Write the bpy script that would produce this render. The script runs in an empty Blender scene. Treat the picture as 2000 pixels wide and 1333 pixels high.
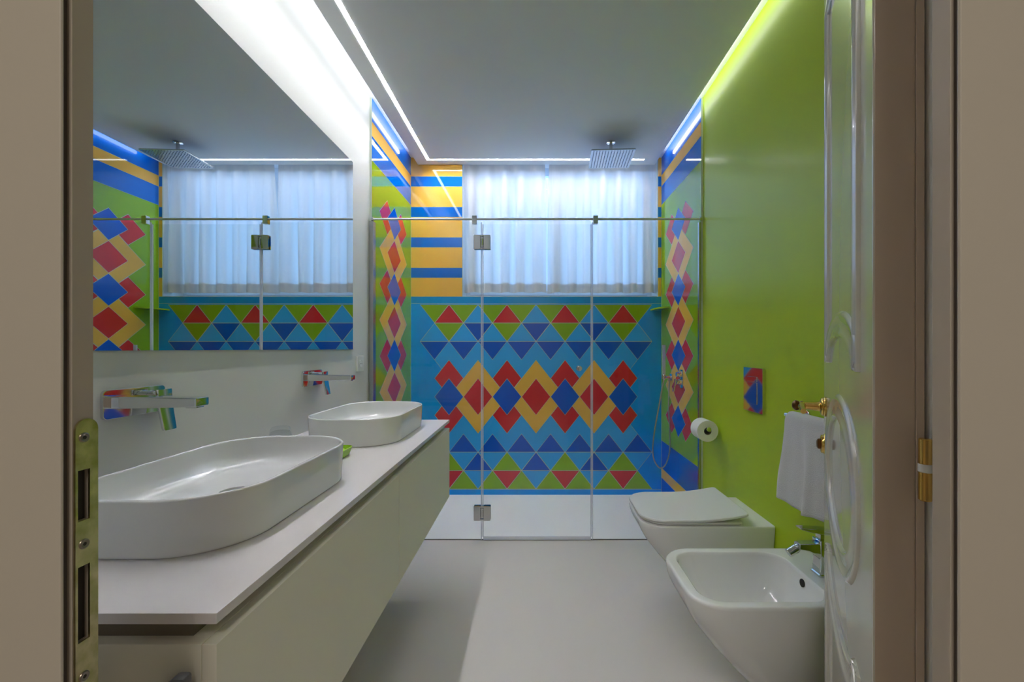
import bpy, bmesh, math, random
from mathutils import Vector, Matrix
random.seed(7)
PI = math.pi
S = bpy.context.scene
C = S.collection

# ------------------------------------------------------------------ camera
F = 848.0                      # focal length in pixels of the 2000 px frame
CAMZ = 1.15
cd = bpy.data.cameras.new('camera'); cam = bpy.data.objects.new('camera', cd); C.objects.link(cam)
cd.sensor_width = 36; cd.lens = F / 2000 * 36
cd.shift_x = -0.0225; cd.shift_y = 0.00725
cd.clip_start = 0.02; cd.clip_end = 100
cam.location = (0, 0, CAMZ); cam.rotation_euler = (PI/2, 0, 0)
S.camera = cam

# ------------------------------------------------------------------ world, light, exposure
S.view_settings.view_transform = 'Standard'; S.view_settings.look = 'None'
S.view_settings.gamma = 1; S.view_settings.use_curve_mapping = False
S.view_settings.exposure = 0.9
w = bpy.data.worlds.new('world'); S.world = w; w.use_nodes = True
bg = w.node_tree.nodes['Background']
bg.inputs[0].default_value = (0.25, 0.50, 1.0, 1); bg.inputs[1].default_value = 2.15
LED_STRIP = 78.0
LED_COVE = 3.2
S.cycles.use_denoising = True
S.cycles.max_bounces = 14; S.cycles.transparent_max_bounces = 24
S.cycles.diffuse_bounces = 7; S.cycles.glossy_bounces = 8
S.cycles.sample_clamp_indirect = 6.0
S.cycles.caustics_reflective = False; S.cycles.caustics_refractive = False

def area(name, loc, rot, sx, sy, power, col):
    l = bpy.data.lights.new(name, 'AREA'); l.shape = 'RECTANGLE'; l.size = sx; l.size_y = sy
    l.energy = power; l.color = col
    o = bpy.data.objects.new(name, l); C.objects.link(o); o.location = loc; o.rotation_euler = rot
    return o
hall_light = area('hall_fill_light', (-0.1, -1.1, 2.52), (0, 0, 0), 0.6, 0.6, 12.5, (1.0, 0.96, 0.86))  # added fill lamp in the unseen hall, lights the door casing
portal = area('window_daylight_portal', (0.197, 3.70, 2.08), (-PI/2, 0, 0), 1.5, 1.0, 1, (1, 1, 1))
portal.data.cycles.is_portal = True

# ------------------------------------------------------------------ materials
def s2l(c):
    c = c / 255
    return c / 12.92 if c <= 0.04045 else ((c + 0.055) / 1.055) ** 2.4
def rgb(r, g, b): return (s2l(r), s2l(g), s2l(b), 1)
def mat(name, col, rough=0.5, metal=0.0, spec=0.5, coat=0.0, bump=None, noise=None, **kw):
    m = bpy.data.materials.new(name); m.use_nodes = True
    nt = m.node_tree; p = nt.nodes['Principled BSDF']
    p.inputs['Base Color'].default_value = col; p.inputs['Roughness'].default_value = rough
    p.inputs['Metallic'].default_value = metal; p.inputs['Specular IOR Level'].default_value = spec
    p.inputs['Coat Weight'].default_value = coat
    for k, v in kw.items(): p.inputs[k].default_value = v
    if noise or bump:
        tc = nt.nodes.new('ShaderNodeTexCoord')
    if noise:                                   # (scale, amount, colour2)
        n = nt.nodes.new('ShaderNodeTexNoise'); n.inputs['Scale'].default_value = noise[0]; n.inputs['Detail'].default_value = 4
        mx = nt.nodes.new('ShaderNodeMix'); mx.data_type = 'RGBA'
        mx.inputs['A'].default_value = col; mx.inputs['B'].default_value = noise[2]
        r = nt.nodes.new('ShaderNodeMapRange'); r.inputs[1].default_value = 0.35; r.inputs[2].default_value = 0.65; r.inputs[4].default_value = noise[1]
        nt.links.new(tc.outputs['Object'], n.inputs['Vector']); nt.links.new(n.outputs['Fac'], r.inputs[0])
        nt.links.new(r.outputs[0], mx.inputs['Factor']); nt.links.new(mx.outputs['Result'], p.inputs['Base Color'])
    if bump:                                    # (scale, strength, distance)
        n = nt.nodes.new('ShaderNodeTexNoise'); n.inputs['Scale'].default_value = bump[0]; n.inputs['Detail'].default_value = 5
        b = nt.nodes.new('ShaderNodeBump'); b.inputs['Strength'].default_value = bump[1]; b.inputs['Distance'].default_value = bump[2]
        nt.links.new(tc.outputs['Object'], n.inputs['Vector']); nt.links.new(n.outputs['Fac'], b.inputs['Height'])
        nt.links.new(b.outputs[0], p.inputs['Normal'])
    return m
def emis(name, col, st):
    m = bpy.data.materials.new(name); m.use_nodes = True; nt = m.node_tree
    nt.nodes.remove(nt.nodes['Principled BSDF'])
    e = nt.nodes.new('ShaderNodeEmission'); e.inputs[0].default_value = col; e.inputs[1].default_value = st
    nt.links.new(e.outputs[0], nt.nodes['Material Output'].inputs[0]); return m
def lensed(name, col, st, n):
    # light profile with a lens that throws most of its light straight down
    m = emis(name, col, st); nt = m.node_tree; e = nt.nodes['Emission']
    g = nt.nodes.new('ShaderNodeNewGeometry'); d = nt.nodes.new('ShaderNodeVectorMath'); d.operation = 'DOT_PRODUCT'
    a = nt.nodes.new('ShaderNodeMath'); a.operation = 'ABSOLUTE'; p = nt.nodes.new('ShaderNodeMath'); p.operation = 'POWER'; p.inputs[1].default_value = n
    k = nt.nodes.new('ShaderNodeMath'); k.operation = 'MULTIPLY'; k.inputs[1].default_value = st
    nt.links.new(g.outputs['Normal'], d.inputs[0]); nt.links.new(g.outputs['Incoming'], d.inputs[1]); nt.links.new(d.outputs['Value'], a.inputs[0])
    nt.links.new(a.outputs[0], p.inputs[0]); nt.links.new(p.outputs[0], k.inputs[0]); nt.links.new(k.outputs[0], e.inputs[1])
    return m
def thin_glass(name, tint, ior=1.52):
    m = bpy.data.materials.new(name); m.use_nodes = True; nt = m.node_tree
    nt.nodes.remove(nt.nodes['Principled BSDF'])
    t = nt.nodes.new('ShaderNodeBsdfTransparent'); t.inputs[0].default_value = tint
    g = nt.nodes.new('ShaderNodeBsdfGlossy'); g.inputs['Roughness'].default_value = 0.0
    f = nt.nodes.new('ShaderNodeFresnel'); f.inputs['IOR'].default_value = ior
    mx = nt.nodes.new('ShaderNodeMixShader')
    ge = nt.nodes.new('ShaderNodeNewGeometry'); iv = nt.nodes.new('ShaderNodeMath'); iv.operation = 'SUBTRACT'; iv.inputs[0].default_value = 1
    ml = nt.nodes.new('ShaderNodeMath'); ml.operation = 'MULTIPLY'
    nt.links.new(ge.outputs['Backfacing'], iv.inputs[1]); nt.links.new(iv.outputs[0], ml.inputs[0]); nt.links.new(f.outputs[0], ml.inputs[1])
    nt.links.new(ml.outputs[0], mx.inputs[0]); nt.links.new(t.outputs[0], mx.inputs[1]); nt.links.new(g.outputs[0], mx.inputs[2])
    nt.links.new(mx.outputs[0], nt.nodes['Material Output'].inputs[0]); return m
def cloth(name, col, trans, see):
    m = bpy.data.materials.new(name); m.use_nodes = True; nt = m.node_tree
    nt.nodes.remove(nt.nodes['Principled BSDF'])
    d = nt.nodes.new('ShaderNodeBsdfDiffuse'); d.inputs[0].default_value = col
    t = nt.nodes.new('ShaderNodeBsdfTranslucent'); t.inputs[0].default_value = col
    a = nt.nodes.new('ShaderNodeBsdfTransparent')
    m1 = nt.nodes.new('ShaderNodeMixShader'); m1.inputs[0].default_value = trans
    m2 = nt.nodes.new('ShaderNodeMixShader'); m2.inputs[0].default_value = see
    nt.links.new(d.outputs[0], m1.inputs[1]); nt.links.new(t.outputs[0], m1.inputs[2])
    nt.links.new(m1.outputs[0], m2.inputs[1]); nt.links.new(a.outputs[0], m2.inputs[2])
    nt.links.new(m2.outputs[0], nt.nodes['Material Output'].inputs[0]); return m

M = {}
M['wall'] = mat('white_wall', rgb(226, 226, 223), 0.5, spec=0.4, coat=0.35, bump=(6, 0.08, 0.01))
M['lime'] = mat('lime_wall', rgb(176, 202, 28), 0.5, spec=0.4, coat=0.3, bump=(5, 0.08, 0.01))
for k in ('wall', 'lime'): M[k].node_tree.nodes['Principled BSDF'].inputs['Coat Roughness'].default_value = 0.17
M['ceil'] = mat('ceiling_paint', rgb(240, 240, 242), 0.75)
M['floor'] = mat('resin_floor', rgb(212, 206, 203), 0.42, spec=0.4, noise=(1.3, 0.35, rgb(203, 198, 194)), bump=(3, 0.03, 0.01))
M['tray'] = mat('shower_tray', rgb(238, 236, 240), 0.4)
M['counter'] = mat('counter_white', rgb(232, 226, 228), 0.16, spec=0.45)
M['cab'] = mat('cabinet_lacquer', rgb(242, 238, 224), 0.55, spec=0.3)
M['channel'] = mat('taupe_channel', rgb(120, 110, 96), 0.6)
M['cer'] = mat('white_ceramic', rgb(240, 240, 241), 0.06, spec=0.5, coat=0.3)
M['lid'] = mat('white_seat', rgb(230, 230, 232), 0.2)
M['chrome'] = mat('chrome', rgb(225, 226, 228), 0.05, metal=1)
M['satin'] = mat('satin_metal', rgb(190, 190, 190), 0.25, metal=1)
M['brass'] = mat('brass', rgb(222, 184, 104), 0.16, metal=1)
M['bronze'] = mat('dark_bronze', rgb(110, 75, 45), 0.3, metal=1)
M['plate'] = mat('brass_green_reflection', rgb(222, 208, 165), 0.28, metal=1, noise=(60, 0.6, rgb(150, 150, 70)), bump=(90, 0.15, 0.002))  # olive mottling paints a green reflection into the brass
M['screw'] = mat('screw_steel', rgb(150, 140, 130), 0.3, metal=1)
M['dark'] = mat('dark_gap', rgb(40, 34, 28), 0.7)
M['frame'] = mat('cream_frame', rgb(186, 177, 165), 0.5, spec=0.4, noise=(2, 0.2, rgb(176, 169, 155)))
M['jamb'] = mat('jamb_paint', rgb(178, 166, 152), 0.5, spec=0.4)
M['groove'] = mat('groove', rgb(95, 88, 82), 0.8)
M['door'] = mat('door_lacquer', rgb(212, 208, 196), 0.14, spec=0.5, coat=0.4)
M['dooredge'] = mat('door_edge', rgb(205, 186, 166), 0.5)
M['mirror'] = mat('mirror_glass', rgb(222, 228, 226), 0.0, metal=1)
M['mirrorback'] = mat('mirror_edge', rgb(70, 80, 78), 0.4)
M['glass'] = thin_glass('shower_glass', (0.965, 0.985, 0.975, 1))
M['pane'] = thin_glass('window_glass', (0.97, 0.98, 0.99, 1))
M['seal'] = mat('clear_seal', rgb(235, 238, 250), 0.25, spec=0.6, Alpha=0.7)
M['glassedge'] = mat('glass_edge', rgb(70, 110, 95), 0.2)
M['curtain'] = cloth('curtain_linen', rgb(232, 222, 212), 0.46, 0.07)
M['hem'] = cloth('curtain_hem', rgb(232, 222, 212), 0.46, 0.06)
M['towel'] = mat('terry_towel', rgb(236, 235, 238), 0.95, spec=0.1, bump=(420, 0.9, 0.004))
M['paper'] = mat('toilet_paper', rgb(240, 239, 238), 0.9, spec=0.1)
M['card'] = mat('cardboard', rgb(150, 140, 120), 0.9)
M['winframe'] = mat('window_white', rgb(225, 232, 238), 0.35)
M['reveal'] = mat('reveal_plaster', rgb(222, 222, 215), 0.5)
M['greenglass'] = mat('green_shelf', rgb(150, 185, 40), 0.15)
M['soap'] = mat('green_plastic', rgb(150, 195, 40), 0.25)
M['wand'] = mat('brushed_wand', rgb(215, 217, 220), 0.35, metal=0.35)
M['hose'] = mat('steel_hose', rgb(190, 188, 184), 0.35, metal=0.8)
M['grey'] = mat('grey_plastic', rgb(110, 110, 118), 0.4)
M['plasticw'] = mat('white_plastic', rgb(232, 232, 230), 0.3)
M['plasticg'] = mat('pale_green_plastic', rgb(185, 215, 130), 0.25)
M['led'] = lensed('led_diffuser', (0.96, 0.965, 1.0, 1), LED_STRIP, 2.2)
M['cove'] = emis('cove_led', (0.92, 0.96, 1.0, 1), LED_COVE)
M['tumbler'] = thin_glass('tumbler_glass', (0.95, 0.96, 0.97, 1), 1.5)
TR = 0.035
def tile(n, r, g, b): return mat('tile_' + n, rgb(r, g, b), TR, spec=0.62)
M['t_blue'] = tile('blue', 0, 158, 252); M['t_light'] = tile('light_blue', 50, 172, 252)
M['t_dark'] = tile('dark_blue', 0, 88, 208); M['t_green'] = tile('green', 136, 180, 28)
M['t_red'] = tile('red', 208, 38, 50); M['t_yel'] = tile('yellow', 246, 190, 82)
M['t_stripe'] = tile('stripe_blue', 0, 108, 214); M['t_line'] = tile('line', 200, 212, 196)
M['t_teal'] = tile('teal', 0, 150, 225)

# ------------------------------------------------------------------ helpers
def link(name, me, parent=None):
    o = bpy.data.objects.new(name, me); C.objects.link(o)
    if parent: o.parent = parent
    return o
def tag(o, label=None, cat=None, group=None, kind=None):
    if label: o['label'] = label
    if cat: o['category'] = cat
    if group: o['group'] = group
    if kind: o['kind'] = kind
    return o
def thing(name, label, cat, loc=(0, 0, 0), rz=0, group=None):
    o = bpy.data.objects.new(name, None); C.objects.link(o); o.empty_display_size = 0.05
    o.location = loc; o.rotation_euler = (0, 0, rz)
    return tag(o, label, cat, group)
def structure(name, loc=(0, 0, 0), rz=0):
    o = bpy.data.objects.new(name, None); C.objects.link(o); o.location = loc; o.rotation_euler = (0, 0, rz)
    o['kind'] = 'structure'; return o
def fin(name, bm, m, parent=None, smooth=True, angle=35):
    me = bpy.data.meshes.new(name)
    bmesh.ops.recalc_face_normals(bm, faces=bm.faces)
    bm.to_mesh(me); bm.free()
    for x in (m if isinstance(m, (list, tuple)) else [m]): me.materials.append(x)
    o = link(name, me, parent)
    if smooth:
        me.polygons.foreach_set('use_smooth', [True] * len(me.polygons))
        me.set_sharp_from_angle(angle=math.radians(angle))
        if angle < 180:
            wm = o.modifiers.new('weighted', 'WEIGHTED_NORMAL'); wm.keep_sharp = True
    return o
def nb(): return bmesh.new()
def box(bm, x0, x1, y0, y1, z0, z1, bev=0.0, seg=2, mi=0):
    x0, x1 = min(x0, x1), max(x0, x1); y0, y1 = min(y0, y1), max(y0, y1); z0, z1 = min(z0, z1), max(z0, z1)
    v = [bm.verts.new((x, y, z)) for z in (z0, z1) for y in (y0, y1) for x in (x0, x1)]
    fs = [bm.faces.new([v[i] for i in q]) for q in ((0, 2, 3, 1), (4, 5, 7, 6), (0, 1, 5, 4), (2, 6, 7, 3), (0, 4, 6, 2), (1, 3, 7, 5))]
    for f in fs: f.material_index = mi
    if bev > 0:
        es = list({e for f in fs for e in f.edges})
        bmesh.ops.bevel(bm, geom=es, offset=bev, segments=seg, affect='EDGES', profile=0.5)
    return v
def boxo(name, a, m, parent=None, bev=0.0, seg=2):
    bm = nb(); box(bm, *a, bev=bev, seg=seg); return fin(name, bm, m, parent)
def axes(d):
    d = Vector(d).normalized()
    t = Vector((0, 0, 1)) if abs(d.z) < 0.95 else Vector((1, 0, 0))
    a = d.cross(t).normalized(); b = d.cross(a).normalized()
    return d, a, b
def revolve(bm, p, d, prof, n=32, cap=True, mi=0):
    """prof = [(distance along d, radius)...]"""
    p = Vector(p); d, a, b = axes(d); rings = []
    for h, r in prof:
        c = p + d * h
        rings.append([bm.verts.new(c + a * math.cos(2*PI*i/n) * r + b * math.sin(2*PI*i/n) * r) for i in range(n)])
    for r0, r1 in zip(rings, rings[1:]):
        for i in range(n):
            f = bm.faces.new((r0[i], r0[(i+1) % n], r1[(i+1) % n], r1[i])); f.material_index = mi
    if cap:
        for r in (rings[0], rings[-1]):
            f = bm.faces.new(r); f.material_index = mi
def cyl(bm, p0, p1, r, n=24, bev=0.0, mi=0):
    p0 = Vector(p0); p1 = Vector(p1); L = (p1 - p0).length
    prof = [(0, r), (L, r)] if bev <= 0 else [(0, r - bev), (bev, r), (L - bev, r), (L, r - bev)]
    revolve(bm, p0, p1 - p0, prof, n, True, mi)
def tube(bm, pts, r, n=12, closed=False, cap=True):
    pts = [Vector(p) for p in pts]; rings = []; N = len(pts); prev = None
    for i, p in enumerate(pts):
        t = (pts[(i+1) % N] - pts[i-1]) if closed else (pts[min(i+1, N-1)] - pts[max(i-1, 0)])
        t.normalize()
        if prev is None: _, a, b = axes(t)
        else:
            a = (prev - t * prev.dot(t)).normalized(); b = t.cross(a)
        prev = a
        rr = r[i] if isinstance(r, (list, tuple)) else r
        rings.append([bm.verts.new(p + a * math.cos(2*PI*k/n) * rr + b * math.sin(2*PI*k/n) * rr) for k in range(n)])
    loop = list(zip(rings, rings[1:])) + ([(rings[-1], rings[0])] if closed else [])
    for r0, r1 in loop:
        for k in range(n): bm.faces.new((r0[k], r0[(k+1) % n], r1[(k+1) % n], r1[k]))
    if cap and not closed: bm.faces.new(rings[0]); bm.faces.new(rings[-1])
def spline(pts, n=10):
    P = [Vector(p) for p in pts]; out = []
    for i in range(len(P) - 1):
        p0 = P[max(i-1, 0)]; p1 = P[i]; p2 = P[i+1]; p3 = P[min(i+2, len(P)-1)]
        for k in range(n):
            t = k / n
            out.append(0.5 * ((2*p1) + (p2-p0)*t + (2*p0-5*p1+4*p2-p3)*t*t + (-p0+3*p1-3*p2+p3)*t*t*t))
    out.append(P[-1]); return out
def rrect(x0, x1, y0, y1, rs, nc=10):
    """rounded rectangle, corner order: (x0,y0) (x1,y0) (x1,y1) (x0,y1)"""
    if not isinstance(rs, (list, tuple)): rs = [rs] * 4
    cs = [(x0, y0, 1, 1, PI), (x1, y0, -1, 1, 1.5*PI), (x1, y1, -1, -1, 0), (x0, y1, 1, -1, 0.5*PI)]
    out = []
    for (cx, cy, sx, sy, a0), r in zip(cs, rs):
        r = max(min(r, abs(x1-x0)/2 - 1e-4, abs(y1-y0)/2 - 1e-4), 1e-4)
        for k in range(nc + 1):
            a = a0 + 0.5 * PI * k / nc
            out.append((cx + sx*r + math.cos(a)*r, cy + sy*r + math.sin(a)*r))
    return out
def loft(bm, rings, cap0=True, cap1=True, mi=0):
    """rings: lists of 3D points, same count"""
    R = [[bm.verts.new(p) for p in r] for r in rings]; n = len(R[0])
    for a, b in zip(R, R[1:]):
        for i in range(n):
            f = bm.faces.new((a[i], a[(i+1) % n], b[(i+1) % n], b[i])); f.material_index = mi
    if cap0: bm.faces.new(R[0]).material_index = mi
    if cap1: bm.faces.new(R[-1]).material_index = mi
    return R
def plate(bm, outline, axis, a0, a1, bev=0.002, mi=0):
    """extrude a 2D outline (s,t) along axis 'x','y' or 'z' with softened front edge at a1"""
    def P(s, t, h): return {'x': (h, s, t), 'y': (s, h, t), 'z': (s, t, h)}[axis]
    cx = sum(p[0] for p in outline)/len(outline); cy = sum(p[1] for p in outline)/len(outline)
    w_ = max(abs(p[0]-cx) for p in outline); h_ = max(abs(p[1]-cy) for p in outline)
    sg = 1 if a1 > a0 else -1
    fx = 1 - bev/w_; fy = 1 - bev/h_
    inn = [(cx + (p[0]-cx)*fx, cy + (p[1]-cy)*fy) for p in outline]
    loft(bm, [[P(*p, a0) for p in outline], [P(*p, a1 - sg*bev) for p in outline],
              [P(cx + (p[0]-cx)*(1-(1-fx)*.3), cy + (p[1]-cy)*(1-(1-fy)*.3), a1 - sg*bev*.3) for p in outline], [P(*p, a1) for p in inn]], mi=mi)
def at(px, py, Y): return Vector(((px - 1045) * Y / F, Y, CAMZ - (py - 681) * Y / F))

XL, XR, YB = -0.985, 1.0, 3.41          # wall planes
ZP, ZC = 2.585, 2.645                   # dropped panel, upper ceiling
YG = 2.60                               # shower glass plane
YN = 0.56                               # bathroom face of the door wall
TXL, TXR, TYB = -0.972, 0.990, 3.40     # tile faces
WX0, WX1, WZ = -0.569, 0.962, 1.555     # window recess

# ------------------------------------------------------------------ shell
o = boxo('floor', (-2.0, 2.0, -2.2, 2.607, -0.1, 0.0), M['floor']); o['kind'] = 'structure'
bm = nb(); box(bm, XL, XR, 2.607, YB, -0.1, 0.004)
o = fin('trim_1', bm, M['tray']); o['kind'] = 'structure'       # shower floor slab
o.name = 'floor_shower'
boxo('tray_shadow_line', (TXL, TXR, 2.603, 2.608, -0.002, 0.0045), M['groove'], o)  # dark strip painted in as the shadow line along the tray edge

wl = boxo('wall_left', (XL - 0.12, XL, YN, YB + 0.12, -0.1, 2.75), M['wall']); wl['kind'] = 'structure'
wr = boxo('wall_right', (XR, XR + 0.12, YN, YB + 0.12, -0.1, 2.75), M['lime']); wr['kind'] = 'structure'
bm = nb(); D = 0.30
box(bm, XL, XR, YB, YB + D, -0.1, WZ); box(bm, XL, WX0, YB, YB + D, WZ, 2.75)
box(bm, WX1, XR, YB, YB + D, WZ, 2.75); box(bm, WX0, WX1, YB, YB + D, 2.66, 2.75)
wb = fin('wall_back', bm, M['reveal']); wb['kind'] = 'structure'
cl = boxo('ceiling', (XL - 0.12, XR + 0.12, YN - 0.2, YB + D, ZC, 2.75), M['ceil']); cl['kind'] = 'structure'
PXL, PXR, PYB, PYN = -0.914, 0.933, 3.39, YN + 0.07
boxo('dropped_panel', (PXL, PXR, PYN, PYB, ZP, ZC), M['ceil'], cl, bev=0.001)

# ------------------------------------------------------------------ patterned glass tile panels
class Pat:
    def __init__(s, base, th, mp, nrm):
        s.bm = nb(); s.mp = mp; s.n = Vector(nrm); s.lay = 0; s.mats = ['t_line']; s.th = th
    def mi(s, m):
        if m not in s.mats: s.mats.append(m)
        return s.mats.index(m)
    def raw(s, pts, m, d):
        vs = [s.bm.verts.new(Vector(s.mp(*p)) + s.n * d) for p in pts]
        f = s.bm.faces.new(vs); f.material_index = s.mi(m)
    def poly(s, pts, m, d, lw=0.0022, line=True):
        if line: s.raw(pts, 't_line', d)
        s.raw(inset(pts, lw) if line else pts, m, d + 0.00012)
def inset(pts, w):
    n = len(pts)
    A = sum(pts[i][0]*pts[(i+1) % n][1] - pts[(i+1) % n][0]*pts[i][1] for i in range(n))
    sg = 1 if A > 0 else -1
    out = []
    L = []
    for i in range(n):
        (x0, y0), (x1, y1) = pts[i], pts[(i+1) % n]
        dx, dy = x1-x0, y1-y0; l = math.hypot(dx, dy)
        nx, ny = -dy/l*sg, dx/l*sg
        L.append((x0 + nx*w, y0 + ny*w, dx, dy))
    for i in range(n):
        x1, y1, dx1, dy1 = L[i-1]; x2, y2, dx2, dy2 = L[i]
        det = dx1*dy2 - dy1*dx2
        t = ((x2-x1)*dy2 - (y2-y1)*dx2) / det
        out.append((x1 + dx1*t, y1 + dy1*t))
    return out
def fin_pat(P, name, parent, slab):
    box(P.bm, *slab, mi=0)
    me = bpy.data.meshes.new(name); P.bm.to_mesh(me); P.bm.free()
    for m in P.mats: me.materials.append(M[m])
    return link(name, me, parent)

PX = 3.4 / F                                   # metres per pixel on the tile face of the back wall
def bx_(px): return (px - 1045) * PX
def bz_(py): return CAMZ - (py - 681) * PX
AX = 28.33 * PX; BZ = 36.05 * PX
# back wall, lower field
P = Pat(None, 0.01, lambda s, t: (s, TYB, t), (0, -1, 0))
def q(i, k): return (bx_(877 + 28.33*i), bz_(775.5 + 36.05*k))
zt = bz_(580); zb = 0.0
def rect(P, x0, x1, z0, z1, m, d, line=False): P.poly([(x0, z0), (x1, z0), (x1, z1), (x0, z1)], m, d, line=line)
e = 0.0015
rect(P, TXL, TXR, zb, zt, 't_line', 0.0001)
rect(P, TXL + e, TXR - e, bz_(593) + e, zt, 't_teal', 0.0003)
rect(P, TXL + e, TXR - e, bz_(956.5) + e, bz_(593) - e, 't_blue', 0.0003)
rect(P, TXL + e, TXR - e, zb, bz_(956.5) - e, 't_blue', 0.0003)
d1, d2, d3, d4 = 0.0005, 0.0008, 0.0011, 0.0014
# lighter inner field
P.raw([q(-2, -3), q(14, -3), q(13, -2), q(12, -1), q(0, -1), q(-1, -2)], 't_line', d1)
P.raw(inset([q(-2, -3), q(14, -3), q(13, -2), q(12, -1), q(0, -1), q(-1, -2)], 0.002), 't_light', d1 + .0001)
P.raw([q(-2, 3), q(14, 3), q(13, 2), q(12, 1), q(0, 1), q(-1, 2)], 't_line', d1)
P.raw(inset([q(-2, 3), q(14, 3), q(13, 2), q(12, 1), q(0, 1), q(-1, 2)], 0.002), 't_light', d1 + .0001)
for sgn in (-1, 1):
    K = lambda i, k: q(i, k * -sgn) if sgn == 1 else q(i, k)
    for i in (0, 4, 8, 12):
        P.poly([K(i-2, -5), K(i, -5), K(i-1, -4)], 't_green', d2)
        P.poly([K(i, -5), K(i+2, -5), K(i+1, -4)], 't_green', d2)
        P.poly([K(i-1, -4), K(i+1, -4), K(i, -5)], 't_red', d2)
        P.poly([K(i-1, -4), K(i+1, -4), K(i, -3)], 't_green', d2)
    for i in (2, 6, 10):
        P.poly([K(i-1, -4), K(i+1, -4), K(i, -5)], 't_light' if sgn == -1 else 't_light', d2)
        P.poly([K(i-1, -4), K(i+1, -4), K(i, -3)], 't_dark', d2)
    for i in range(-1, 14, 2):
        P.poly([K(i-1, -3), K(i+1, -3), K(i, -4)], 't_light', d2)
        P.poly([K(i-1, -3), K(i+1, -3), K(i, -2)], 't_dark', d2)
def dia(ci, ck, hi, hk): return [q(ci-hi, ck), q(ci, ck+hk), q(ci+hi, ck), q(ci, ck-hk)]
for i in (0, 4, 8, 12):
    for s_ in (-1, 1): P.poly(dia(i, s_, 1, 1), 't_red', d2)
for i in (2, 6, 10):
    P.poly(dia(i, 0, 2, 2), 't_yel', d3); P.poly(dia(i, 0, 1, 1), 't_red', d4)
for i in (0, 4, 8, 12): P.poly(dia(i, 0, 1, 1), 't_blue' if False else 't_dark', d4)
# striped column left of the window and sliver right of it
for x0, x1 in ((TXL, WX0), (WX1, TXR)):
    rect(P, x0, x1, zt, ZC, 't_line', 0.0001)
    y = 580.0; zlo = zt + e
    stripes = [(543.0, 523.5), (483.6, 464.0), (424.4, 404.6), (364.6, 345.0), (305.4, 285.6)]
    for (ya, yb_) in stripes:
        rect(P, x0 + e, x1 - e, zlo, bz_(ya) - e/2, 't_yel', 0.0003)
        rect(P, x0 + e, x1 - e, bz_(ya) + e/2, bz_(yb_) - e/2, 't_stripe', 0.0003)
        zlo = bz_(yb_) + e/2
    rect(P, x0 + e, x1 - e, zlo, ZC, 't_yel', 0.0003)
box(P.bm, TXL, WX0, TYB, YB, zt, ZC); box(P.bm, WX1, TXR, TYB, YB, zt, ZC)
fin_pat(P, 'tile_panel', wb, (TXL, TXR, TYB, YB, 0.0, zt))

# side walls
def side_panel(x, nx, parent, slab):
    P = Pat(None, 0.01, lambda s, t: (x, s, t), (nx, 0, 0))
    y0, y1 = 2.585, TYB - 0.0016
    rect(P, y0, y1, 0.0, ZC, 't_line', 0.0001)
    def band(z0, z1, m): rect(P, y0 + e, y1 - e, z0 + e/2, z1 - e/2, m, 0.0003)
    band(0.0, 0.14, 't_dark'); band(0.14, 0.215, 't_yel'); band(0.215, 0.43, 't_dark')
    band(0.43, 2.272, 't_green'); band(2.272, 2.418, 't_stripe'); band(2.418, 2.503, 't_yel'); band(2.503, ZC, 't_stripe')
    yc = 2.998; a = 0.1135; b = 0.1445
    def Q(i, k): return (yc + k*b, 0.648 + i*a)
    def di(ci, ck, hi, hk): return [Q(ci-hi, ck), Q(ci, ck+hk), Q(ci+hi, ck), Q(ci, ck-hk)]
    for i in (0, 4, 8, 12):
        for s_ in (-1, 1): P.poly(di(i, s_, 1, 1), 't_red', d2, lw=0.003)
    for i in (2, 6, 10):
        P.poly(di(i, 0, 2, 2), 't_yel', d3, lw=0.003); P.poly(di(i, 0, 1, 1), 't_red', d4, lw=0.003)
    for i in (0, 4, 8, 12): P.poly(di(i, 0, 1, 1), 't_dark', d4, lw=0.003)
    return fin_pat(P, 'tile_panel', parent, slab)
side_panel(TXL, 1, wl, (XL, TXL, 2.585, YB, 0.0, ZC))
side_panel(TXR, -1, wr, (TXR, XR, 2.585, YB, 0.0, ZC))

# ------------------------------------------------------------------ window in the recess
wn = structure('window_1', (0, 0, 0))
yw = 3.60
bm = nb(); fw = 0.035
for a in ((WX0, WX0+fw, WZ, 2.66), (WX1-fw, WX1, WZ, 2.66), (WX0+fw, WX1-fw, WZ, WZ+0.035), (WX0+fw, WX1-fw, 2.61, 2.66)):
    box(bm, a[0], a[1], yw, yw+0.06, a[2], a[3], bev=0.003)
fin('window_frame', bm, M['winframe'], wn)
xm = 0.190
for x0, x1 in ((WX0+fw, xm), (xm, WX1-fw)):
    bm = nb(); s_ = 0.036; z0, z1 = WZ+0.035, 2.61
    box(bm, x0, x0+s_, yw-0.015, yw+0.03, z0, z1, bev=0.004); box(bm, x1-s_, x1, yw-0.015, yw+0.03, z0, z1, bev=0.004)
    box(bm, x0+s_, x1-s_, yw-0.015, yw+0.03, z0, z0+s_, bev=0.004); box(bm, x0+s_, x1-s_, yw-0.015, yw+0.03, z1-s_, z1, bev=0.004)
    sash = fin('sash', bm, M['winframe'], wn)
    boxo('pane', (x0+s_, x1-s_, yw+0.005, yw+0.011, z0+s_, z1-s_), M['pane'], sash)
boxo('window_sill', (WX0, WX1, YB, yw, WZ, WZ+0.006), M['reveal'], wn)

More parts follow.
